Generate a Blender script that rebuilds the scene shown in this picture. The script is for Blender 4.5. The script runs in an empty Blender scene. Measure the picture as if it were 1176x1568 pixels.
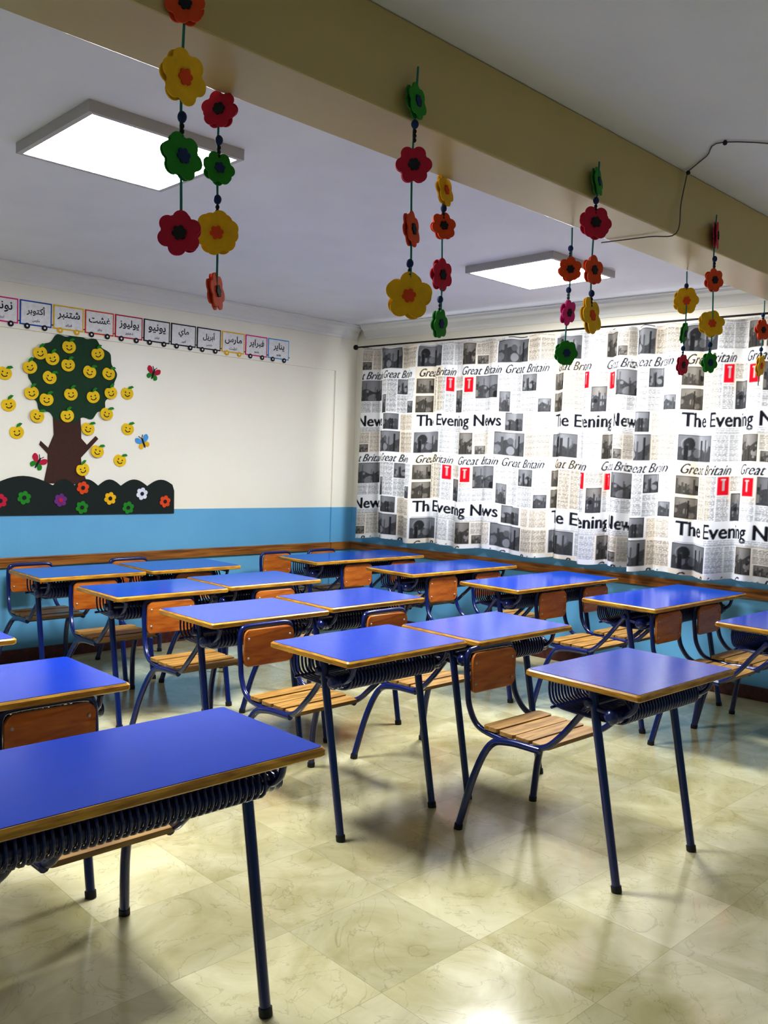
import bpy, math, random
import numpy as np
from mathutils import Vector, Matrix
random.seed(4); rng=np.random.default_rng(4)
S=bpy.context.scene
COL=S.collection
S.view_settings.view_transform='Standard'
S.view_settings.look='None'
S.view_settings.exposure=0.66
S.view_settings.gamma=0.88
# ---------------- room frame -----------------
c0=Vector((-0.313,8.241,0)); d1=Vector((-.712,-.702,0)); d2=Vector((.749,-.663,0))
H=2.72; HB=2.45; BK=.014
def frame(o,x):
    x=x.normalized(); z=Vector((0,0,1)); y=z.cross(x)
    m=Matrix((x,y,z)).transposed().to_4x4(); m.translation=o; return m
W1=frame(c0,-d1); W2=frame(c0,d2)
L1,L2=7.6,8.2
c1=c0+d1*L1; c2=c0+d2*L2; c3=c1+d2*L2
# ---------------- materials -----------------
def lin(c): 
    return tuple(((v/255)/12.92 if v/255<=.04045 else ((v/255+.055)/1.055)**2.4) for v in c)
def mat(name,rgb,rough=.5,metal=0,bump=0,bscale=50,var=0,vscale=3,emit=0,coat=0,spec=.5):
    m=bpy.data.materials.new(name); m.use_nodes=True; nt=m.node_tree; b=nt.nodes['Principled BSDF']
    c=lin(rgb)+(1,)
    b.inputs['Base Color'].default_value=c; b.inputs['Roughness'].default_value=rough; b.inputs['Metallic'].default_value=metal
    b.inputs['Specular IOR Level'].default_value=spec
    if coat: b.inputs['Coat Weight'].default_value=coat; b.inputs['Coat Roughness'].default_value=.08
    tc=nt.nodes.new('ShaderNodeTexCoord')
    if var:
        n=nt.nodes.new('ShaderNodeTexNoise'); n.inputs['Scale'].default_value=vscale; n.inputs['Detail'].default_value=5
        nt.links.new(tc.outputs['Object'],n.inputs['Vector'])
        r=nt.nodes.new('ShaderNodeValToRGB'); r.color_ramp.elements[0].position=.3; r.color_ramp.elements[1].position=.7
        r.color_ramp.elements[0].color=tuple(v*(1-var) for v in c[:3])+(1,); r.color_ramp.elements[1].color=tuple(min(1,v*(1+var)) for v in c[:3])+(1,)
        nt.links.new(n.outputs['Fac'],r.inputs['Fac']); nt.links.new(r.outputs['Color'],b.inputs['Base Color'])
    if bump:
        n=nt.nodes.new('ShaderNodeTexNoise'); n.inputs['Scale'].default_value=bscale; n.inputs['Detail'].default_value=4
        nt.links.new(tc.outputs['Object'],n.inputs['Vector'])
        bp=nt.nodes.new('ShaderNodeBump'); bp.inputs['Strength'].default_value=bump; bp.inputs['Distance'].default_value=.005
        nt.links.new(n.outputs['Fac'],bp.inputs['Height']); nt.links.new(bp.outputs['Normal'],b.inputs['Normal'])
    if emit:
        b.inputs['Emission Color'].default_value=c; b.inputs['Emission Strength'].default_value=emit
    return m
def wood(name,dark,light,scale=(2,30,30),rough=.35):
    m=bpy.data.materials.new(name); m.use_nodes=True; nt=m.node_tree; b=nt.nodes['Principled BSDF']
    tc=nt.nodes.new('ShaderNodeTexCoord'); mp=nt.nodes.new('ShaderNodeMapping'); mp.inputs['Scale'].default_value=scale
    n=nt.nodes.new('ShaderNodeTexNoise'); n.inputs['Scale'].default_value=1.0; n.inputs['Detail'].default_value=8; n.inputs['Distortion'].default_value=.6
    r=nt.nodes.new('ShaderNodeValToRGB'); r.color_ramp.elements[0].position=.35; r.color_ramp.elements[1].position=.65
    r.color_ramp.elements[0].color=lin(dark)+(1,); r.color_ramp.elements[1].color=lin(light)+(1,)
    nt.links.new(tc.outputs['Object'],mp.inputs['Vector']); nt.links.new(mp.outputs['Vector'],n.inputs['Vector'])
    nt.links.new(n.outputs['Fac'],r.inputs['Fac']); nt.links.new(r.outputs['Color'],b.inputs['Base Color'])
    b.inputs['Roughness'].default_value=rough
    return m
def wall_mat(name):
    m=bpy.data.materials.new(name); m.use_nodes=True; nt=m.node_tree; b=nt.nodes['Principled BSDF']; L=nt.links
    g=nt.nodes.new('ShaderNodeNewGeometry'); sp=nt.nodes.new('ShaderNodeSeparateXYZ'); L.new(g.outputs['Position'],sp.inputs[0])
    gt=nt.nodes.new('ShaderNodeMath'); gt.operation='GREATER_THAN'; gt.inputs[1].default_value=1.055; L.new(sp.outputs['Z'],gt.inputs[0])
    n=nt.nodes.new('ShaderNodeTexNoise'); n.inputs['Scale'].default_value=1.7; n.inputs['Detail'].default_value=6; L.new(g.outputs['Position'],n.inputs['Vector'])
    a=nt.nodes.new('ShaderNodeMix'); a.data_type='RGBA'; a.inputs[6].default_value=lin((238,232,212))+(1,); a.inputs[7].default_value=lin((246,242,226))+(1,); L.new(n.outputs['Fac'],a.inputs[0])
    c=nt.nodes.new('ShaderNodeMix'); c.data_type='RGBA'; c.inputs[6].default_value=lin((96,162,202))+(1,); c.inputs[7].default_value=lin((116,182,218))+(1,); L.new(n.outputs['Fac'],c.inputs[0])
    k=nt.nodes.new('ShaderNodeMix'); k.data_type='RGBA'; L.new(gt.outputs[0],k.inputs[0]); L.new(c.outputs[2],k.inputs[6]); L.new(a.outputs[2],k.inputs[7]); L.new(k.outputs[2],b.inputs['Base Color'])
    b.inputs['Roughness'].default_value=.45
    n2=nt.nodes.new('ShaderNodeTexNoise'); n2.inputs['Scale'].default_value=60; L.new(g.outputs['Position'],n2.inputs['Vector'])
    bp=nt.nodes.new('ShaderNodeBump'); bp.inputs['Strength'].default_value=.12; bp.inputs['Distance'].default_value=.004; L.new(n2.outputs['Fac'],bp.inputs['Height']); L.new(bp.outputs['Normal'],b.inputs['Normal'])
    return m
def floor_mat():
    m=bpy.data.materials.new('marble_tiles'); m.use_nodes=True; nt=m.node_tree; b=nt.nodes['Principled BSDF']; L=nt.links; N=nt.nodes.new
    g=N('ShaderNodeNewGeometry'); mp=N('ShaderNodeMapping'); mp.inputs['Rotation'].default_value=(0,0,math.radians(-44)); L.new(g.outputs['Position'],mp.inputs['Vector'])
    sc=N('ShaderNodeVectorMath'); sc.operation='SCALE'; sc.inputs['Scale'].default_value=1/.42; L.new(mp.outputs['Vector'],sc.inputs[0])
    fl=N('ShaderNodeVectorMath'); fl.operation='FLOOR'; L.new(sc.outputs[0],fl.inputs[0])
    wn=N('ShaderNodeTexWhiteNoise'); wn.noise_dimensions='2D'; L.new(fl.outputs[0],wn.inputs['Vector'])
    off=N('ShaderNodeVectorMath'); off.operation='MULTIPLY_ADD'; L.new(wn.outputs['Color'],off.inputs[0]); off.inputs[1].default_value=(20,20,20); L.new(mp.outputs['Vector'],off.inputs[2])
    n1=N('ShaderNodeTexNoise'); n1.inputs['Scale'].default_value=2.6; n1.inputs['Detail'].default_value=8; n1.inputs['Roughness'].default_value=.6; n1.inputs['Distortion'].default_value=1.2; L.new(off.outputs[0],n1.inputs['Vector'])
    r1=N('ShaderNodeValToRGB'); e=r1.color_ramp.elements; e[0].position=.3; e[0].color=lin((186,177,124))+(1,); e[1].position=.68; e[1].color=lin((228,221,180))+(1,)
    L.new(n1.outputs['Fac'],r1.inputs['Fac'])
    n2=N('ShaderNodeTexNoise'); n2.inputs['Scale'].default_value=3.2; n2.inputs['Detail'].default_value=9; n2.inputs['Distortion'].default_value=2.5; L.new(off.outputs[0],n2.inputs['Vector'])
    r2=N('ShaderNodeValToRGB'); e=r2.color_ramp.elements; e[0].position=.49; e[0].color=(0,0,0,1); e[1].position=.5; e[1].color=(1,1,1,1); k=e.new(.51); k.color=(0,0,0,1)
    L.new(n2.outputs['Fac'],r2.inputs['Fac'])
    vm=N('ShaderNodeMath'); vm.operation='MULTIPLY'; vm.inputs[1].default_value=.3; L.new(r2.outputs['Color'],vm.inputs[0])
    mx=N('ShaderNodeMix'); mx.data_type='RGBA'; L.new(vm.outputs[0],mx.inputs[0]); L.new(r1.outputs['Color'],mx.inputs[6]); mx.inputs[7].default_value=lin((120,106,66))+(1,)
    tn=N('ShaderNodeMapRange'); L.new(wn.outputs['Value'],tn.inputs[0]); tn.inputs[3].default_value=.86; tn.inputs[4].default_value=1.07
    mu=N('ShaderNodeVectorMath'); mu.operation='SCALE'; L.new(mx.outputs[2],mu.inputs[0]); L.new(tn.outputs[0],mu.inputs['Scale'])
    fr=N('ShaderNodeVectorMath'); fr.operation='FRACTION'; L.new(sc.outputs[0],fr.inputs[0]); sx=N('ShaderNodeSeparateXYZ'); L.new(fr.outputs[0],sx.inputs[0])
    mn=N('ShaderNodeMath'); mn.operation='MINIMUM'; L.new(sx.outputs[0],mn.inputs[0]); L.new(sx.outputs[1],mn.inputs[1])
    lt=N('ShaderNodeMath'); lt.operation='LESS_THAN'; lt.inputs[1].default_value=.004; L.new(mn.outputs[0],lt.inputs[0])
    gm=N('ShaderNodeMix'); gm.data_type='RGBA'; L.new(lt.outputs[0],gm.inputs[0]); L.new(mu.outputs[0],gm.inputs[6]); gm.inputs[7].default_value=lin((178,168,126))+(1,)
    L.new(gm.outputs[2],b.inputs['Base Color'])
    rr=N('ShaderNodeMapRange'); L.new(n1.outputs['Fac'],rr.inputs[0]); rr.inputs[3].default_value=.1; rr.inputs[4].default_value=.22; L.new(rr.outputs[0],b.inputs['Roughness'])
    b.inputs['Specular IOR Level'].default_value=.95; b.inputs['Coat Weight'].default_value=.4; b.inputs['Coat Roughness'].default_value=.1
    return m
M_wall=wall_mat('painted_wall'); M_floor=floor_mat()
M_ceil=mat('ceiling_paint',(226,226,228),.55,bump=.1,bscale=30,var=.03)
M_beam=mat('beam_paint',(194,174,118),.3,bump=.1,bscale=20,var=.04)
M_navy=mat('navy_enamel',(10,30,96),.25,bump=.05,bscale=200,coat=.5)
M_blk=mat('black_rubber',(18,18,20),.6,var=.1)
M_blue=mat('blue_laminate',(4,62,178),.14,bump=.04,bscale=300,var=.05,vscale=4,spec=.55)
M_edge=wood('tabletop_edge_wood',(150,100,30),(214,164,54),(8,8,60),.3)
M_under=wood('tabletop_underside',(70,44,22),(96,64,34),(3,20,20),.6)
M_back=wood('backrest_plywood',(158,80,22),(198,120,44),(5,30,30),.28)
M_seat=wood('seat_slat_wood',(138,100,44),(192,150,82),(5,40,40),.38)
M_rail=wood('rail_wood',(108,62,20),(170,112,46),(3,3,60),.4)
M_base=mat('baseboard_terrazzo',(84,36,34),.3,var=.5,vscale=40)
M_alum=mat('aluminium_frame',(180,180,185),.35,metal=.6,var=.05)
M_pframe=mat('panel_frame',(180,176,174),.4,var=.03)
M_panel=mat('panel_diffuser',(246,249,255),.4,emit=60)
M_iron=mat('rod_dark_metal',(40,34,30),.35,metal=.7,var=.1)
M_white2=mat('cornice_plaster',(232,230,222),.5,var=.02)
pal={'r':(190,14,56),'o':(218,74,12),'y':(234,182,10),'g':(24,132,24),'p':(216,30,124),'w':(225,225,235),'v':(110,40,120),'b':(20,80,170),'k':(16,16,22),'db':(12,40,90),'t':(40,120,110),'brown':(66,34,20),'dg':(12,58,28),'hg':(9,26,19),'paper':(232,230,226),'ap':(236,196,16),'lb':(80,160,215)}
FM={k:mat('felt_'+k,v,.8,bump=.2,bscale=250,var=.08,vscale=40) for k,v in pal.items()}
# ---------------- mesh builder -----------------
class B:
    def __init__(s): s.v=[]; s.f=[]; s.m=[]; s.mats=[]; s.sm=[]
    def mi(s,m):
        if m not in s.mats: s.mats.append(m)
        return s.mats.index(m)
    def add(s,vs,fs,m,smooth=False):
        o=len(s.v); s.v+= [tuple(v) for v in vs]; k=s.mi(m)
        for f in fs: s.f.append(tuple(i+o for i in f)); s.m.append(k); s.sm.append(smooth)
    def box(s,x0,x1,y0,y1,z0,z1,m):
        vs=[(x,y,z) for z in (z0,z1) for y in (y0,y1) for x in (x0,x1)]
        s.add(vs,[(0,2,3,1),(4,5,7,6),(0,1,5,4),(2,6,7,3),(0,4,6,2),(1,3,7,5)],m)
    def prism(s,pts,z0,z1,m):
        n=len(pts)
        a=sum(pts[i][0]*pts[(i+1)%n][1]-pts[(i+1)%n][0]*pts[i][1] for i in range(n))
        if a<0: pts=pts[::-1]
        vs=[(p[0],p[1],z0) for p in pts]+[(p[0],p[1],z1) for p in pts]
        fs=[tuple(range(n))[::-1],tuple(range(n,2*n))]+[(i,(i+1)%n,n+(i+1)%n,n+i) for i in range(n)]
        s.add(vs,fs,m)
    def plate(s,pts,y0,y1,m,M=None,m2=None):
        n=len(pts)
        a=sum(pts[i][0]*pts[(i+1)%n][1]-pts[(i+1)%n][0]*pts[i][1] for i in range(n))
        if a<0: pts=pts[::-1]
        vs=[Vector((p[0],y0,p[1])) for p in pts]+[Vector((p[0],y1,p[1])) for p in pts]
        if M: vs=[M@v for v in vs]
        s.add(vs,[tuple(range(n)),tuple(range(n,2*n))[::-1]]+[(i,n+i,n+(i+1)%n,(i+1)%n) for i in range(n)],m)
    def tube(s,path,r,m,n=10,cap=True,closed=False):
        P=[Vector(p) for p in path]; K=len(P)
        rs=r if isinstance(r,(list,tuple)) else [r]*K
        T=[]
        for i in range(K):
            a=P[i-1] if (i>0 or closed) else P[i]; b=P[(i+1)%K] if (i<K-1 or closed) else P[i]
            T.append((b-a).normalized())
        ref=Vector((0,0,1)) if abs(T[0].z)<.9 else Vector((1,0,0))
        N=(ref-T[0]*ref.dot(T[0])).normalized(); vs=[]
        for i in range(K):
            N=(N-T[i]*N.dot(T[i])).normalized(); Bn=T[i].cross(N)
            for j in range(n):
                an=2*math.pi*j/n; vs.append(P[i]+(N*math.cos(an)+Bn*math.sin(an))*rs[i])
        fs=[]
        for i in range(K if closed else K-1):
            for j in range(n):
                i2=(i+1)%K
                fs.append((i*n+j,i*n+(j+1)%n,i2*n+(j+1)%n,i2*n+j))
        s.add(vs,fs,m,True)
        if cap and not closed:
            s.add(vs[:n],[tuple(range(n))[::-1]],m); s.add(vs[-n:],[tuple(range(n))],m)
    def ball(s,c,r,m,sx=1,sy=1,sz=1,n=10):
        vs=[];fs=[]
        for i in range(n+1):
            th=math.pi*i/n
            for j in range(n): 
                ph=2*math.pi*j/n; vs.append((c[0]+sx*r*math.sin(th)*math.cos(ph),c[1]+sy*r*math.sin(th)*math.sin(ph),c[2]+sz*r*math.cos(th)))
        for i in range(n):
            for j in range(n): fs.append((i*n+j,(i+1)*n+j,(i+1)*n+(j+1)%n,i*n+(j+1)%n))
        s.add(vs,fs,m,True)
    def mesh(s,name):
        me=bpy.data.meshes.new(name); me.from_pydata(s.v,[],s.f)
        for m in s.mats: me.materials.append(m)
        me.polygons.foreach_set('material_index',s.m); me.polygons.foreach_set('use_smooth',s.sm); me.update(); return me
    def obj(s,name,M=None,parent=None,bevel=0):
        o=bpy.data.objects.new(name,s.mesh(name)); COL.objects.link(o)
        if parent: o.parent=parent
        if M is not None: o.matrix_local=M
        if bevel: 
            b=o.modifiers.new('bevel','BEVEL'); b.width=bevel; b.segments=2; b.limit_method='ANGLE'
        return o
def empty(name,M=None):
    e=bpy.data.objects.new(name,None); COL.objects.link(e); e.empty_display_size=.1
    if M is not None: e.matrix_world=M
    return e
def spline(pts,n=6):
    P=[Vector(p) for p in pts]; P=[P[0]*2-P[1]]+P+[P[-1]*2-P[-2]]; out=[]
    for i in range(1,len(P)-2):
        for k in range(n):
            t=k/n; a,b,c,d=P[i-1:i+3]
            out.append(.5*((2*b)+(c-a)*t+(2*a-5*b+4*c-d)*t*t+(-a+3*b-3*c+d)*t**3))
    out.append(P[-2]); return out
# ---------------- shell -----------------
xy=lambda v:(v.x,v.y)
out=[c0-d1*.3-d2*.3,c1+d1*.3-d2*.3,c3+d1*.3+d2*.3,c2-d1*.3+d2*.3]
b=B(); b.prism([xy(p) for p in out],-.1,0,M_floor); b.obj('floor')
b=B(); b.prism([xy(p) for p in out],H,H+.1,M_ceil); b.obj('ceiling')
b=B(); b.box(-L1,0,0,.2,0,H,M_wall); b.box(-L1,0,-BK,0,2.295,H,M_wall); b.box(-.25,0,-BK,0,0,2.295,M_wall); b.obj('wall_back',W1)
b=B(); wins=[(.45,2.35),(2.6,4.75),(5.15,7.5)]; z0,z1=1.0,2.33  # last window is out of view, added to light the near floor
b.box(0,L2,0,.2,0,z0,M_wall); b.box(0,L2,0,.2,z1,H,M_wall)
xs=[0]+[v for w in wins for v in w]+[L2]
for i in range(0,len(xs),2): b.box(xs[i],xs[i+1],0,.2,z0,z1,M_wall)
b.obj('wall_right',W2)
for i,(a,c) in enumerate(wins):
    b=B()
    for (x0,x1,q0,q1) in [(a,c,z0,z0+.05),(a,c,z1-.05,z1),(a,a+.05,z0,z1),(c-.05,c,z0,z1),((a+c)/2-.03,(a+c)/2+.03,z0,z1)]: b.box(x0,x1,.08,.13,q0,q1,M_alum)
    b.obj('window_%d'%(i+1),W2)
def wallseg(name,p,q,inward):
    d=(q-p); L=d.length; m=frame(p,d); 
    y=m.to_3x3()@Vector((0,1,0)); sgn=-1 if y.dot(inward)>0 else 1
    b=B(); b.box(0,L,min(0,.2*sgn),max(0,.2*sgn),0,H,M_wall); b.obj(name,m)
mid=(c0+c3)/2
wallseg('wall_left',c1,c3,mid-c1); wallseg('wall_front',c2,c3,mid-c2)
b=B(); b.box(-L1+.01,-.255,-.022,-.001,.665,.735,M_rail); b.box(-.255,-.02,-.022-BK,-.001-BK,.665,.735,M_rail); b.obj('trim_1',W1,bevel=.004)
b=B(); b.box(.03,L2-.02,-.022,-.001,.665,.735,M_rail); b.obj('trim_2',W2,bevel=.004)
def cornice(name,Mx,x0,x1,y):
    b=B(); prof=[(0,0),(0,-.12),(-.012,-.12),(-.018,-.1),(-.03,-.092),(-.05,-.05),(-.08,-.03),(-.085,-.012),(-.1,-.01),(-.1,0)]
    vs=[];n=len(prof)
    for x in (x0,x1): vs+=[(x,y+p[0],H-.001+p[1]) for p in prof]
    b.add(vs,[tuple(range(n)),tuple(range(n,2*n))[::-1]]+[(i,n+i,n+(i+1)%n,(i+1)%n) for i in range(n)],M_white2)
    b.obj(name,Mx)
cornice('trim_3',W1,-L1+.01,-.02,-.001-BK)
cornice('trim_4',W2,.13,3.9,-.001)
b=B(); b.box(-L1+.01,-.255,-.014,-.001,.001,.09,M_base); b.obj('baseboard_back',W1)
b=B(); b.box(.05,L2-.02,-.014,-.001,.001,.09,M_base); b.obj('baseboard_right',W2)
D0,D1=4.02,4.28
def inter(D,s):
    n1=Vector((.702,-.712,0)); p=c0+n1*D
    n2=Vector((-.663,-.749,0)); t=((c0-p).dot(n2))/((-d1).dot(n2)); return p+(-d1)*t+d1*s
b=B(); b.prism([xy(inter(D0,0)),xy(inter(D1,0)),xy(inter(D1,L1-.2)),xy(inter(D0,L1-.2))],HB,H-.001,M_beam); b.obj('ceiling_beam',bevel=.006)
def light(cx,cy):
    m=Matrix.Translation((cx,cy,H-.001))@Matrix.Rotation(math.radians(44),4,'Z')
    b=B(); h=.33; w=.022; zb=-.042
    for (x0,x1,y0,y1) in [(-h,h,-h,-h+w),(-h,h,h-w,h),(-h,-h+w,-h+w,h-w),(h-w,h,-h+w,h-w)]: b.box(x0,x1,y0,y1,zb,0,M_pframe)
    b.box(-h+w,h-w,-h+w,h-w,zb+.004,zb+.02,M_panel)
    return b.obj('ceiling_light_panel',m)
light(-1.085,3.655); light(.92,5.58)
# ---------------- curtain -----------------
def text_mesh(body,size,shear=0,off=0,res=3):
    cu=bpy.data.curves.new('t','FONT'); cu.body=body; cu.size=size; cu.shear=shear; cu.offset=off; cu.resolution_u=res
    ob=bpy.data.objects.new('t',cu); COL.objects.link(ob); dg=bpy.context.evaluated_depsgraph_get(); dg.update()
    me=ob.evaluated_get(dg).to_mesh(); me.calc_loop_triangles()
    V=np.array([v.co[:2] for v in me.vertices]); T=[tuple(t.vertices) for t in me.loop_triangles]
    bpy.data.objects.remove(ob,do_unlink=True); bpy.data.curves.remove(cu)
    return V,T
def raster_text(body,size,res,shear=0,off=0):
    V,T=text_mesh(body,size,shear,off)
    mn=V.min(0); V=(V-mn)/res; w,h=(V.max(0)+2).astype(int); A=np.zeros((h,w),bool)
    for t in T:
        p=V[list(t)]; x0,y0=np.floor(p.min(0)).astype(int); x1,y1=np.ceil(p.max(0)).astype(int)+1
        X,Y=np.meshgrid(np.arange(x0,min(x1,w))+.5,np.arange(y0,min(y1,h))+.5)
        def e(a,c): return (c[0]-a[0])*(Y-a[1])-(c[1]-a[1])*(X-a[0])
        e0,e1,e2=e(p[0],p[1]),e(p[1],p[2]),e(p[2],p[0])
        ins=((e0>=0)&(e1>=0)&(e2>=0))|((e0<=0)&(e1<=0)&(e2<=0))
        A[y0:y0+ins.shape[0],x0:x0+ins.shape[1]]|=ins
    return A[::-1]
def gothic(A):
    A=np.pad(A,6); E=A.copy()
    for k in (1,2,3,4): E&=np.roll(A,k,0)
    D=E.copy()
    for k in (-3,-2,-1,1,2,3): D|=np.roll(E,k,1)
    return D|A
def fit(A,w,h):
    H_,W_=A.shape; wi=px(w); hi=px(h)
    return A[(np.arange(hi)*H_/hi).astype(int)][:,(np.arange(wi)*W_/wi).astype(int)]
RES=.0015; TW,TH=1.52,.729
tw,th=int(TW/RES),int(TH/RES)
tile=np.ones((th,tw,3))*np.array([.75,.74,.72])
def px(v): return int(round(v/RES))
def stamp(A,u,v,col):
    h,w=A.shape; y=px(v); x=px(u); w=min(w,tw-x); h=min(h,th-y); tile[y:y+h,x:x+w][A[:h,:w]]=col
def textcol(u0,u1,v0,v1,per=.0095):
    v=v0; k=rng.choice([.12,.18,.25])
    while v<v1-.006:
        x=px(u0)
        while x<px(u1)-4:
            l=int(rng.integers(8,26)); g=int(rng.integers(2,5)); e=min(x+l,px(u1)); tile[px(v):px(v)+px(.0052),x:e]=rng.uniform(.7,1.2)*k; x=e+g
        v+=per
def photo(u0,u1,v0,v1):
    h,w=px(v1)-px(v0),px(u1)-px(u0); yy=np.linspace(0,1,h)[:,None]; xx=np.linspace(0,1,w)[None,:]
    k=rng.uniform(.3,.5); base=np.where(yy<k+.08*np.sin(xx*9+rng.uniform(0,6)),.26-.22*abs(xx-.5),.03+.07*rng.random((h,w)))
    for _ in range(10):
        cx,cy=rng.uniform(0,1),rng.uniform(.3,.9); rr=rng.uniform(.03,.14); base=np.where(((xx-cx)**2+((yy-cy)*h/w)**2)<rr*rr,rng.uniform(.02,.25),base)
    for _ in range(4):
        cx=rng.uniform(.05,.9); base=np.where((abs(xx-cx)<rng.uniform(.01,.05))&(yy>rng.uniform(.1,.5)),rng.uniform(.02,.1),base)
    base[:3]=.02;base[-3:]=.02;base[:,:3]=.02;base[:,-3:]=.02
    tile[px(v0):px(v0)+h,px(u0):px(u0)+w]=base[...,None]*np.array([1,1,1.02])
def tint(u0,u1,v0,v1,c): tile[px(v0):px(v1),px(u0):px(u1)]*=np.array(c)
def redbox(u0,u1,v0,v1):
    tile[px(v0):px(v1),px(u0):px(u1)]=np.array([.58,.01,.025]); w=u1-u0; h=v1-v0
    tile[px(v0+.2*h):px(v0+.75*h),px(u0+.42*w):px(u0+.6*w)]=.4; tile[px(v0+.12*h):px(v0+.2*h),px(u0+.3*w):px(u0+.7*w)]=.45
ink=np.array([.015,.015,.02])
A=fit(gothic(raster_text('The Evening News',.2,RES,off=.003)),1.0,.14); stamp(A,.03,.004,ink)
textcol(.30,1.03,.118,.15,.012)
tile[px(.152):px(.155),px(.03):px(1.03)]=.12
photo(1.06,1.24,.0,.14); textcol(1.26,1.34,.01,.14); textcol(1.36,1.50,.01,.14)
photo(.02,.32,.16,.335); textcol(.33,.44,.163,.337); textcol(.45,.565,.163,.337); photo(.58,.72,.16,.335); textcol(.73,.845,.165,.26); photo(.74,.84,.265,.335); textcol(.855,.96,.163,.337); photo(.97,1.26,.155,.335); textcol(1.27,1.385,.163,.337); textcol(1.395,1.51,.163,.337)
G=gothic(raster_text('Great Britain',.12,RES,shear=.5,off=.0))
G=fit(G,.44,.085)
for u_ in (.04,.58,1.04): stamp(G,u_,.34,ink)
photo(.02,.18,.435,.56); photo(.02,.18,.58,.72); textcol(.19,.27,.43,.72,.0085); textcol(.28,.37,.43,.72); redbox(.38,.46,.43,.55); textcol(.38,.46,.56,.72); textcol(.47,.60,.43,.53)
photo(.48,.60,.54,.72); redbox(.62,.71,.44,.56); textcol(.61,.72,.57,.72); photo(.73,.98,.43,.61); textcol(.73,.85,.62,.72); textcol(.86,.98,.62,.72); textcol(.99,1.10,.43,.55); photo(1.0,1.10,.56,.72); textcol(1.11,1.21,.43,.72); photo(1.22,1.37,.43,.56); textcol(1.22,1.37,.57,.72); textcol(1.38,1.51,.43,.61); photo(1.39,1.5,.62,.72)
tint(0,.34,.34,.729,(1,.90,.74)); tint(.56,.96,.15,.34,(1,.92,.8)); tint(.45,.75,.42,.6,(1,.94,.84)); tint(1.26,1.52,0,.34,(1,.9,.76))
tile2=tile[:th//2*2,:tw//2*2].reshape(th//2,2,tw//2,2,3).mean((1,3)); h2,w2=tile2.shape[:2]
m=bpy.data.materials.new('newsprint_fabric'); m.use_nodes=True; nt=m.node_tree; nt.nodes.clear(); N=nt.nodes.new; L=nt.links
o=N('ShaderNodeOutputMaterial'); at=N('ShaderNodeAttribute'); at.attribute_name='print'; di=N('ShaderNodeBsdfDiffuse'); tr=N('ShaderNodeBsdfTranslucent'); mx=N('ShaderNodeMixShader'); mx.inputs[0].default_value=.32
L.new(at.outputs['Color'],di.inputs[0]); L.new(at.outputs['Color'],tr.inputs[0]); L.new(di.outputs[0],mx.inputs[1]); L.new(tr.outputs[0],mx.inputs[2]); L.new(mx.outputs[0],o.inputs[0])
M_fabric=m
def phase(s): return 2*np.pi*(s/.26+.34*np.sin(1.9*s+.6)+.2*np.sin(4.3*s+1)+.06*np.sin(11*s))
def curtain(s0,s1,step,q0):
    zb,zt=.80,2.495
    ns=int((s1-s0)/step)+1; nz=int((zt-zb)/step)+1
    s=np.linspace(s0,s1,ns)
    Amp=.062+.02*np.sin(2.3*s+1)+.012*np.sin(7*s)
    def fold(s,k):
        # broad front panels separated by narrow deep pleats
        ph=phase(s)+.35*(1-k)*np.sin(3*s)
        g=np.sqrt(np.sin(ph/2)**2+.012)**.75
        return (Amp*(.6+.4*k))*(1-2*g)+.016*(.4+k)*np.sin(ph*1.37+1)+.003*np.sin(ph*3.3+2*k)
    y_mid=fold(s,.6); q=q0+np.concatenate([[0],np.cumsum(np.hypot(np.diff(s),np.diff(y_mid)))])
    V=np.zeros((nz,ns,3)); C=np.zeros((nz,ns,4)); C[...,3]=1
    for i,k in enumerate(np.linspace(0,1,nz)):
        hem=.012*np.sin(phase(s)*.5+.4)+.012*np.sin(1.3*s)
        z=(zb+hem)*(1-k)+zt*k+.005*np.sin(phase(s)*1.5)*max(0,(k-.9)/.1)-.005*max(0,(k-.9)/.1)
        pin=max(0,(k-.96)/.04)
        V[i,:,0]=s; V[i,:,1]=-.14+fold(s,1-k)*(1-.35*pin)+.008*np.sin(9*phase(s)/7)*pin; V[i,:,2]=z
        vv=((1.9-(zb*(1-k)+zt*k)+.004*np.sin(2*s)) % TH)/TH*(h2-1); uu=(q%TW)/TW*(w2-1)
        a=vv.astype(int); bb=uu.astype(int); fu=(uu-bb)[:,None]; b2=np.minimum(bb+1,w2-1); a2=np.minimum(a+1,h2-1); fv=(vv-a)[:,None]
        C[i,:,:3]=(tile2[a,bb]*(1-fu)+tile2[a,b2]*fu)*(1-fv)+(tile2[a2,bb]*(1-fu)+tile2[a2,b2]*fu)*fv
    me=bpy.data.meshes.new('newspaper_print_curtain')
    nv=ns*nz; nf=(ns-1)*(nz-1)
    I=np.arange(nv).reshape(nz,ns); Fq=np.stack([I[:-1,:-1],I[:-1,1:],I[1:,1:],I[1:,:-1]],-1).reshape(-1)
    me.vertices.add(nv); me.vertices.foreach_set('co',V.reshape(-1)); me.loops.add(nf*4); me.loops.foreach_set('vertex_index',Fq.astype(np.int32))
    me.polygons.add(nf); me.polygons.foreach_set('loop_start',(np.arange(nf)*4).astype(np.int32)); me.update(calc_edges=True)
    me.polygons.foreach_set('use_smooth',np.ones(nf,bool))
    at=me.color_attributes.new('print','FLOAT_COLOR','POINT'); at.data.foreach_set('color',C.reshape(-1))
    me.materials.append(M_fabric)
    o=bpy.data.objects.new('newspaper_print_curtain',me); COL.objects.link(o); o.matrix_world=W2
curtain(.27,4.95,.004,.75); curtain(5.0,7.8,.012,.1)  # coarser curtain is unseen, added with the last window for floor light
b=B(); b.tube([(.14,-.14,2.51),(7.9,-.14,2.51)],.007,M_iron); b.ball((.13,-.14,2.51),.024,M_iron)
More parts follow.
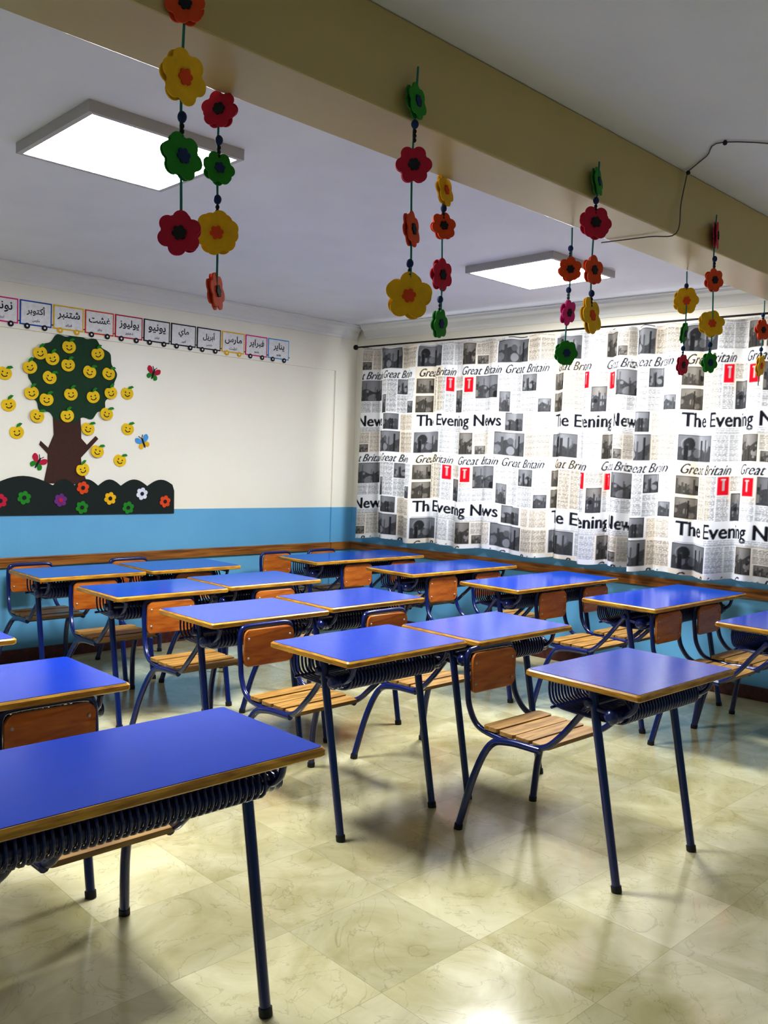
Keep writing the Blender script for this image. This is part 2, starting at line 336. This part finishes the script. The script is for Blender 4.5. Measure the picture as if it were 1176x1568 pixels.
for x in (.2,2.45,5.0,7.8): b.tube([(x,-.14,2.51),(x,0,2.51)],.006,M_iron)
b.obj('curtain_rod',W2)
# ---------------- wall decorations -----------------
def circ(cx,cz,r,n=20,dimple=0): return [(cx+r*math.cos(a)*(1+.08*dimple),cz+r*(math.sin(a)-dimple*.25*math.exp(-((a-math.pi/2)/.35)**2))) for a in [2*math.pi*i/n for i in range(n)]]
def flower_pts(R,n=6,N=60,rot=0,cx=0,cz=0):
    pts=[]
    for i in range(N):
        a=2*math.pi*i/N; w=2*math.pi/n; ph=((a+w/2)%w)-w/2; d=.6*R; rr=.36*R if n==6 else .405*R
        q=rr*rr-(d*math.sin(ph))**2; r=d*math.cos(ph)+math.sqrt(max(q,0)); pts.append((cx+r*math.cos(a+rot),cz+r*math.sin(a+rot)))
    return pts
def smoothpoly(pts,n=5):
    K=len(pts); o=[]
    for i in range(K):
        a,b_,c,d=[Vector(pts[(i+j)%K]) for j in (-1,0,1,2)]
        for k in range(n):
            t=k/n; o.append(tuple(.5*((2*b_)+(c-a)*t+(2*a-5*b_+4*c-d)*t*t+(-a+3*b_-3*c+d)*t**3)))
    return o
e=empty('apple_tree_wall_decoration',W1)
b=B(); crown=[(2.952,2.136),(2.892,2.235),(2.773,2.285),(2.636,2.287),(2.516,2.24),(2.433,2.125),(2.413,1.98),(2.475,1.857),(2.536,1.77),(2.651,1.725),(2.773,1.705),(2.892,1.745),(2.984,1.813),(3.016,1.925),(3.007,2.056)]
cc=[]
cen=(2.71,2.0)
for i in range(len(crown)):
    p=crown[i]; q=crown[(i+1)%len(crown)]; mx_=((p[0]+q[0])/2,(p[1]+q[1])/2); v=Vector((mx_[0]-cen[0],mx_[1]-cen[1])); v*=1+.035/v.length
    cc+=[(-p[0],p[1]),(-(cen[0]+v.x),cen[1]+v.y)]
b.plate(smoothpoly(cc),-.008,-.001,FM['dg']); b.obj('crown',None,e)
b=B(); tk=[(2.952,1.543),(2.961,1.516),(2.90,1.455),(2.90,1.38),(2.925,1.25),(2.60,1.24),(2.65,1.36),(2.656,1.435),(2.526,1.576),(2.546,1.595),(2.611,1.527),(2.656,1.573),(2.666,1.74),(2.868,1.74),(2.858,1.59),(2.897,1.495)]
b.plate([(-x,z) for x,z in tk],-.007,-.0005,FM['brown']); b.obj('trunk',None,e)
b=B(); top=[]
bumps=[(3.75,3.5),(3.5,3.28),(3.28,2.86),(2.86,2.70),(2.70,2.52),(2.52,2.34),(2.34,2.12),(2.12,1.885)]
for (xa,xb) in bumps:
    for k in range(12):
        t=k/12; top.append((-(xa+(xb-xa)*t),1.232+(.035+.07*(xa-xb))*math.sin(math.pi*t)))
b.plate([(-3.75,1.025)]+top+[(-1.888,1.20),(-1.885,1.022)],-.011,-.001,FM['hg']); b.obj('hedge',None,e)
apples=[(2.97,2.15),(2.882,2.12),(2.763,2.215),(2.546,2.19),(3.039,2.045),(2.768,2.087),(2.90,1.987),(2.606,2.055),(2.459,2.055),(3.025,1.87),(2.92,1.833),(2.744,1.884),(2.576,1.878),(2.439,1.918),(2.768,1.728),(2.984,1.714),(2.469,1.762),(2.611,1.645),(3.206,1.988),(3.176,1.778),(3.119,1.595),(2.302,1.925),(2.292,1.66),(2.536,1.485),(2.35,1.423),(2.646,1.35),(3.42,2.05),(3.38,1.7)]
b=B()
for t,z in apples:
    r=.046; yb=-.012 if 2.4<t<3.05 else -.001
    a0=random.uniform(-.4,.4); R=Matrix.Translation((-t,0,z))@Matrix.Rotation(a0,4,'Y')
    b.plate(circ(0,0,r,24,1),yb-.006,yb,FM['ap'],R)
    for sx in (-1,1): b.plate(circ(sx*.016,.006,.005,8),yb-.008,yb-.006,FM['k'],R)
    b.plate([(.024*math.cos(a),.024*math.sin(a)-.002) for a in np.linspace(math.pi*1.12,math.pi*1.88,8)]+[(.018*math.cos(a),.018*math.sin(a)-.002) for a in np.linspace(math.pi*1.88,math.pi*1.12,8)],yb-.008,yb-.006,FM['k'],R)
    b.plate([(0,.032),(.008,.052),(.03,.062),(.046,.054),(.028,.040)],yb-.009,yb-.0062,FM['g'],R)
b.obj('apples',None,e)
b=B()
for (t,z,c) in [(3.228,1.125,'r'),(3.066,1.146,'g'),(2.807,1.128,'v'),(2.641,1.217,'o'),(2.646,1.075,'g'),(2.428,1.14,'y'),(2.281,1.07,'g'),(2.168,1.175,'w'),(1.969,1.115,'o'),(3.45,1.14,'y')]:
    b.plate(flower_pts(.05,6,48,.3,-t,z),-.016,-.012,FM[c]); b.plate(circ(-t,z,.015,12),-.019,-.016,FM['k' if c!='v' else 'r'])
b.obj('flowers',None,e)
def butterfly(t,z,ca,cb,rot):
    b=B(); R=Matrix.Translation((-t,0,z))@Matrix.Rotation(rot,4,'Y')
    for sx in (-1,1):
        b.plate(smoothpoly([(sx*.004,.0),(sx*.02,.04),(sx*.05,.05),(sx*.055,.02),(sx*.03,.0)],3),-.006,-.001,FM[ca],R)
        b.plate(smoothpoly([(sx*.004,-.002),(sx*.035,-.006),(sx*.045,-.03),(sx*.025,-.045),(sx*.008,-.02)],3),-.006,-.001,FM[cb],R)
    b.plate(smoothpoly([(-.005,-.035),(.005,-.035),(.006,.03),(-.006,.03)],3),-.009,-.006,FM['k'],R)
    for sx in (-1,1): b.plate([(0,.028),(sx*.02,.055),(sx*.017,.057),(-sx*.002,.03)],-.006,-.001,FM['k'],R)
    b.obj('butterfly_wall_decoration',W1)
butterfly(2.091,2.09,'r','g',.3); butterfly(2.162,1.565,'lb','y',-.4); butterfly(2.97,1.39,'r','g',.5)
AR={'ا':('FE8D','FE8E'),'أ':('FE83','FE84'),'ب':('FE8F','FE90','FE91','FE92'),'ت':('FE95','FE96','FE97','FE98'),'ج':('FE9D','FE9E','FE9F','FEA0'),'د':('FEA9','FEAA'),'ر':('FEAD','FEAE'),'ز':('FEAF','FEB0'),'س':('FEB1','FEB2','FEB3','FEB4'),'ش':('FEB5','FEB6','FEB7','FEB8'),'غ':('FECD','FECE','FECF','FED0'),'ف':('FED1','FED2','FED3','FED4'),'ك':('FED9','FEDA','FEDB','FEDC'),'ل':('FEDD','FEDE','FEDF','FEE0'),'م':('FEE1','FEE2','FEE3','FEE4'),'ن':('FEE5','FEE6','FEE7','FEE8'),'و':('FEED','FEEE'),'ي':('FEF1','FEF2','FEF3','FEF4')}
def shape(wd):
    o=[]
    for i,ch in enumerate(wd):
        prev=i>0 and len(AR[wd[i-1]])==4; nxt=i<len(wd)-1 and len(AR[ch])==4
        k=(3 if prev and nxt else 2 if nxt else 1 if prev else 0); o.append(chr(int(AR[ch][k],16)))
    return ''.join(o[::-1])
months=['يناير','فبراير','مارس','أبريل','ماي','يونيو','يوليوز','غشت','شتنبر','أكتوبر','نونبر','دجنبر','يناير','فبراير']
b=B()
bc=['lb','p','y','k','k','k','r','o','y','b','p','k','lb','r']
for i in range(14):
    t0=.80+.2325*i; x1=-t0; x0=-(t0+.222); za,zb_=2.328,2.495; Y=-.001-BK
    c=FM[bc[i]]
    b.plate([(x0,za),(x1,za),(x1,zb_),(x0,zb_)],Y-.003,Y,c)
    b.plate([(x0+.009,za+.009),(x1-.009,za+.009),(x1-.009,zb_-.009),(x0+.009,zb_-.009)],Y-.005,Y-.003,FM['paper'])
    cx=(x0+x1)/2; zc=(za+zb_)/2+.018
    def word(wd,cx,zc,hh,wmax):
        V,T=text_mesh(shape(wd),1,off=.016,res=4); mn=V.min(0); mxx=V.max(0); s_=min(hh/(mxx[1]-mn[1]),wmax/(mxx[0]-mn[0])); ce=(mn+mxx)/2
        b.add([(cx+(v[0]-ce[0])*s_,Y-.0062,zc+(v[1]-ce[1])*s_) for v in V],[t for t in T],FM['k'])
    word(months[i],cx,zc,.07,.165); word(months[(i+5)%12],cx,za+.034,.022,.08)
    for wx in (x0+.05,x1-.05):
        b.plate(circ(wx,za-.006,.02,16),Y-.007,Y-.003,FM[bc[i]] if bc[i] in('y',) else FM['k']); b.plate(circ(wx,za-.006,.007,10),Y-.009,Y-.007,FM['paper'])
    b.plate([(x1-.001,za+.02),(x1+.011,za+.02),(x1+.011,za+.026),(x1-.001,za+.026)],Y-.004,Y-.001,FM['k'])
b.obj('train_calendar_cards',W1)
# ---------------- garlands -----------------
def garland(x,y,ztop,zend,items,beads,near):
    b=B(); ph=random.uniform(0,6); face=.018 if near else -.018
    p=Vector((x,y,0))+Vector((.702,-.712,0))*face
    path=[(p.x+.004*math.sin(9*z+ph),p.y+.004*math.cos(7*z+ph),z) for z in np.linspace(ztop,zend,24)]
    b.tube(path,.0032,FM['t'],6)
    for z in beads:
        b.ball((p.x,p.y,z),.011,FM['db'],1,1,1.2,8)
        for k in range(3): b.ball((p.x,p.y,z-.02-.012*k),.006,FM['k'],1,1,1.2,6)
    for (z,c,yaw,R) in items:
        M=Matrix.Translation((p.x,p.y,z))@Matrix.Rotation(math.radians(yaw),4,'Z')@Matrix.Rotation(random.uniform(-.15,.15),4,'X')
        n=random.choice([5,6,6]); sz=1 if c!='y' else 1.08
        b.plate(flower_pts(R*sz,n,54,random.uniform(0,1)),-.008,-.004,FM[c],M)
        b.plate(flower_pts(R*.34,6,24,.2),-.012,-.008,FM['k' if c in 'rpo' else ('o' if c=='y' else 'db')],M)
        b.plate(flower_pts(R*sz*.97,n,54,random.uniform(0,1)),.004,.008,FM[c],M)
        b.plate(flower_pts(R*.34,6,24,.2),.008,.012,FM['k' if c in 'rpo' else ('o' if c=='y' else 'db')],M)
    b.obj('flower_garland')
R=.053
garland(-.50,2.047,2.62,1.93,[(2.479,'o',20,R*.9),(2.321,'y',50,R*1.1),(2.146,'g',48,R*1.05),(1.975,'r',10,R)],[2.234],True)
garland(-.47,2.4255,2.449,1.88,[(2.408,'r',-10,R),(2.252,'g',35,R*.9),(2.08,'y',10,R*1.1),(1.923,'o',80,R)],[2.328,2.17],False)
garland(.0356,2.574,2.594,1.91,[(2.498,'g',60,R),(2.321,'r',10,R*1.05),(2.141,'o',68,R),(1.952,'y',5,R*1.2)],[2.435,2.045],True)
garland(.18,3.07,2.449,1.92,[(2.413,'y',60,R),(2.292,'o',25,R*.95),(2.127,'r',50,R*1.1),(1.96,'g',60,R*1.0)],[2.352,2.043],False)
garland(.7085,3.238,2.576,2.0,[(2.507,'g',62,R),(2.361,'r',10,R*1.2),(2.193,'o',40,R),(2.03,'y',50,R*1.2)],[2.44,2.11],True)
garland(.73,3.614,2.449,1.92,[(2.283,'o',10,R),(2.11,'p',50,R),(1.947,'g',15,R)],[2.367,2.2],False)
garland(1.386,3.906,2.6,1.93,[(2.51,'r',65,R*1.1),(2.319,'o',25,R),(2.13,'y',5,R*1.1),(1.962,'g',30,R*.9)],[2.41,2.04],True)
garland(1.435,4.307,2.449,1.97,[(2.309,'y',10,R*1.2),(2.153,'g',60,R),(2.0,'r',45,R)],[2.38,2.08],False)
garland(2.08,4.946,2.449,1.98,[(2.288,'o',30,R*1.1),(2.09,'y',50,R*1.1)],[2.37,2.18],False)
M_cable=mat('grey_cable',(90,84,76),.5,var=.1)
b=B(); b.tube(spline([(2.2,3.75,2.714),(1.6,3.42,2.714),(1.223,3.365,2.714),(1.21,3.52,2.714),(1.197,3.69,2.712)],5),.0025,M_cable,6)
b.tube(spline([(1.197,3.70,2.71),(1.17,3.675,2.58),(1.145,3.64,2.446),(1.05,3.7,2.444),(.885,3.82,2.444)],5),.0025,M_cable,6)
for p in [(1.223,3.365,2.711),(1.197,3.69,2.706)]: b.ball(p,.009,M_blk,n=8)
b.obj('electric_cable')
# ---------------- desks -----------------
def build_unit(W,seats,lx):
    parts={}
    D=.48
    def rr(hx,hy,r,n=5):
        pts=[]
        for (sx,sy,a0) in [(1,1,0),(-1,1,90),(-1,-1,180),(1,-1,270)]:
            for k in range(n+1):
                a=math.radians(a0+90*k/n); pts.append((sx*(hx-r)+r*math.cos(a),sy*(hy-r)+r*math.sin(a)))
        return pts
    b=B(); p0=rr(W/2,D/2,.014); p1=rr(W/2-.006,D/2-.006,.012); p2=rr(W/2-.009,D/2-.009,.011); n=len(p0)
    zt=.73
    rings=[(p1,zt-.026),(p0,zt-.021),(p0,zt-.007),(p1,zt-.001),(p2,zt-.001)]
    vs=[(p[0],p[1],z) for pts,z in rings for p in pts]
    b.add(vs,[(i*n+j,i*n+(j+1)%n,(i+1)*n+(j+1)%n,(i+1)*n+j) for i in range(4) for j in range(n)],M_edge)
    b.add([(p[0],p[1],zt-.026) for p in p1],[tuple(range(n))[::-1]],M_under)
    b.add([(p[0],p[1],zt-.001) for p in p2]+[(p[0],p[1],zt+.0005) for p in p2],[tuple(range(n,2*n))]+[(j,(j+1)%n,n+(j+1)%n,n+j) for j in range(n)],M_blue)
    parts['tabletop']=b.mesh('tabletop')
    b=B(); r=.0165
    for sx in (-1,1):
        b.tube([(sx*lx,.0,.70),(sx*lx,.01,.66),(sx*lx,.14,.012)],[r,r,r*.92],M_navy,12)
        b.tube([(sx*lx,.138,.022),(sx*lx,.142,.0)],r*1.12,M_blk,12)
        b.tube([(sx*lx,-.19,.692),(sx*lx,.19,.692)],.011,M_navy,8)
        b.tube(spline([(sx*lx,.185,.69),(sx*lx,.17,.65),(sx*lx,.12,.62),(sx*lx,.02,.625)],4),.010,M_navy,8)
    b.tube([(-lx-.03,0,.645),(-lx-.024,0,.645),(lx+.024,0,.645),(lx+.03,0,.645)],[.01,.017,.017,.01],M_navy,12)
    for x0 in seats:
        for sx in (-1,1):
            o_=.03; leg=spline([(x0+sx*.185,-.25,.39),(x0+sx*.19,-.40,.385),(x0+sx*.195,-.49,.35),(x0+o_*.6+sx*.215,-.535,.22),(x0+o_+sx*.245,-.57,.012)],5)
            b.tube(leg,.0155,M_navy,10); b.tube([(x0+o_+sx*.244,-.569,.022),(x0+o_+sx*.246,-.571,0)],.018,M_blk,10)
        side=lambda sx:[(x0+sx*.115,-.672,.698),(x0+sx*.143,-.672,.68),(x0+sx*.15,-.670,.63),(x0+sx*.15,-.66,.54),(x0+sx*.155,-.642,.47),(x0+sx*.165,-.59,.408),(x0+sx*.175,-.50,.388),(x0+sx*.18,-.35,.385),(x0+sx*.183,-.235,.405),(x0+sx*.188,-.155,.47),(x0-.03+sx*.205,-.09,.555),(x0-.03+sx*.225,-.015,.635)]
        l=side(-1)[::-1]+[(x0,-.672,.70)]+side(1)
        b.tube(spline(l,5),.0125,M_navy,10)
        b.tube([(x0-.178,-.30,.383),(x0+.178,-.30,.383)],.009,M_navy,8); b.tube([(x0-.173,-.51,.383),(x0+.173,-.51,.383)],.009,M_navy,8)
    parts['steel_frame']=b.mesh('steel_frame')
    b=B()
    nb=int((2*lx-.03)/.02)
    for k in range(nb+1):
        x=-lx+.025+(2*lx-.05)*k/nb
        b.tube(spline([(x,-.2,.695),(x,-.2,.63),(x,-.17,.59),(x,-.05,.582),(x,.07,.582),(x,.13,.595),(x,.145,.635),(x,.11,.695)],3),.0048,M_navy,6)
    for (y,z) in [(-.2,.69),(-.17,.586)]: b.tube([(-lx,y,z),(lx,y,z)],.006,M_navy,8)
    x=-lx-.045; path=[];rs=[]
    path.append((x,.11,.622)); rs.append(.012)
    x+=.006; path.append((x,.11,.622)); rs.append(.025)
    while x<lx+.039:
        path+= [(x,.11,.622),(x+.007,.11,.622),(x+.009,.11,.622),(x+.018,.11,.622)]; rs+=[.0245,.028,.028,.0245]; x+=.02
    path.append((x+.005,.11,.622)); rs.append(.012)
    b.tube(path,rs,M_navy,14)
    parts['book_rack']=b.mesh('book_rack')
    b=B()
    for x0 in seats:
        for k in range(4):
            y1=-.54+.082*k; zc=.404+(.004 if k in(0,) else 0)+(0 if k<3 else -.003)
            pts=[(q[0]+x0,q[1]+y1+.038) for q in rr(.185,.038,.014,3)]
            b.prism(pts,zc-.004,zc+.012,M_seat)
    parts['seat_slats']=b.mesh('seat_slats')
    b=B()
    for x0 in seats:
        P2=rr(.142,.086,.035,5); n=len(P2); vs=[]
        for off in (0,.012):
            for (x,z) in P2: vs.append((x0+x,-.654+off-.018*(1-(x/.142)**2),.602+z))
        b.add(vs,[tuple(range(n)),tuple(range(n,2*n))[::-1]]+[(i,n+i,n+(i+1)%n,(i+1)%n) for i in range(n)],M_back)
        for sx in (-1,1):
            for dz in (-.045,.045): b.ball((x0+sx*.12,-.644,.602+dz),.006,M_alum,n=8)
    parts['backrest']=b.mesh('backrest')
    return parts
single=build_unit(.69,[.03],.265); double=build_unit(1.15,[-.225,.27],.475)
def place(parts,x,y,yaw=0):
    M=Matrix.Translation((x,y,0))@Matrix.Rotation(math.radians(-136+yaw),4,'Z')
    e=empty('school_desk_with_attached_seat',M)
    for k,me in parts.items():
        o=bpy.data.objects.new(k,me); COL.objects.link(o); o.parent=e
for (x,y,w) in [(-1.215,2.765,0),(-1.845,3.385,0),(-.035,3.64,1),(.51,4.12,0),(.96,3.30,-1),(-.665,4.305,0),(-.165,4.84,0),(-1.28,4.93,0),(-.79,5.46,0),(-1.91,5.52,0),(-1.39,6.03,0)]: place(single,x,y,w)
for (x,y,w) in [(-.705,2.03,0),(-.23,7.02,0),(.46,6.5,0),(1.08,5.9,0),(1.75,5.35,0),(2.28,4.68,0)]: place(double,x,y,w)
# ---------------- world + camera -----------------
w=bpy.data.worlds.new('daylight'); S.world=w; w.use_nodes=True; w.node_tree.nodes['Background'].inputs[0].default_value=(.94,.97,1,1); w.node_tree.nodes['Background'].inputs[1].default_value=3.2
F=1350.0; dl=math.atan(74/F); ro=math.atan(.036)
fw=Vector((0,math.cos(dl),-math.sin(dl))); up0=Vector((0,math.sin(dl),math.cos(dl))); r0=Vector((1,0,0))
rt=r0*math.cos(ro)+up0*math.sin(ro); up=up0*math.cos(ro)-r0*math.sin(ro)
cd=bpy.data.cameras.new('camera'); cam=bpy.data.objects.new('camera',cd); COL.objects.link(cam)
M=Matrix((rt,up,-fw)).transposed().to_4x4(); M.translation=Vector((0,0,1.47)); cam.matrix_world=M
cd.sensor_fit='HORIZONTAL'; cd.sensor_width=36; cd.lens=F/1176*36; cd.clip_start=.02
S.camera=cam
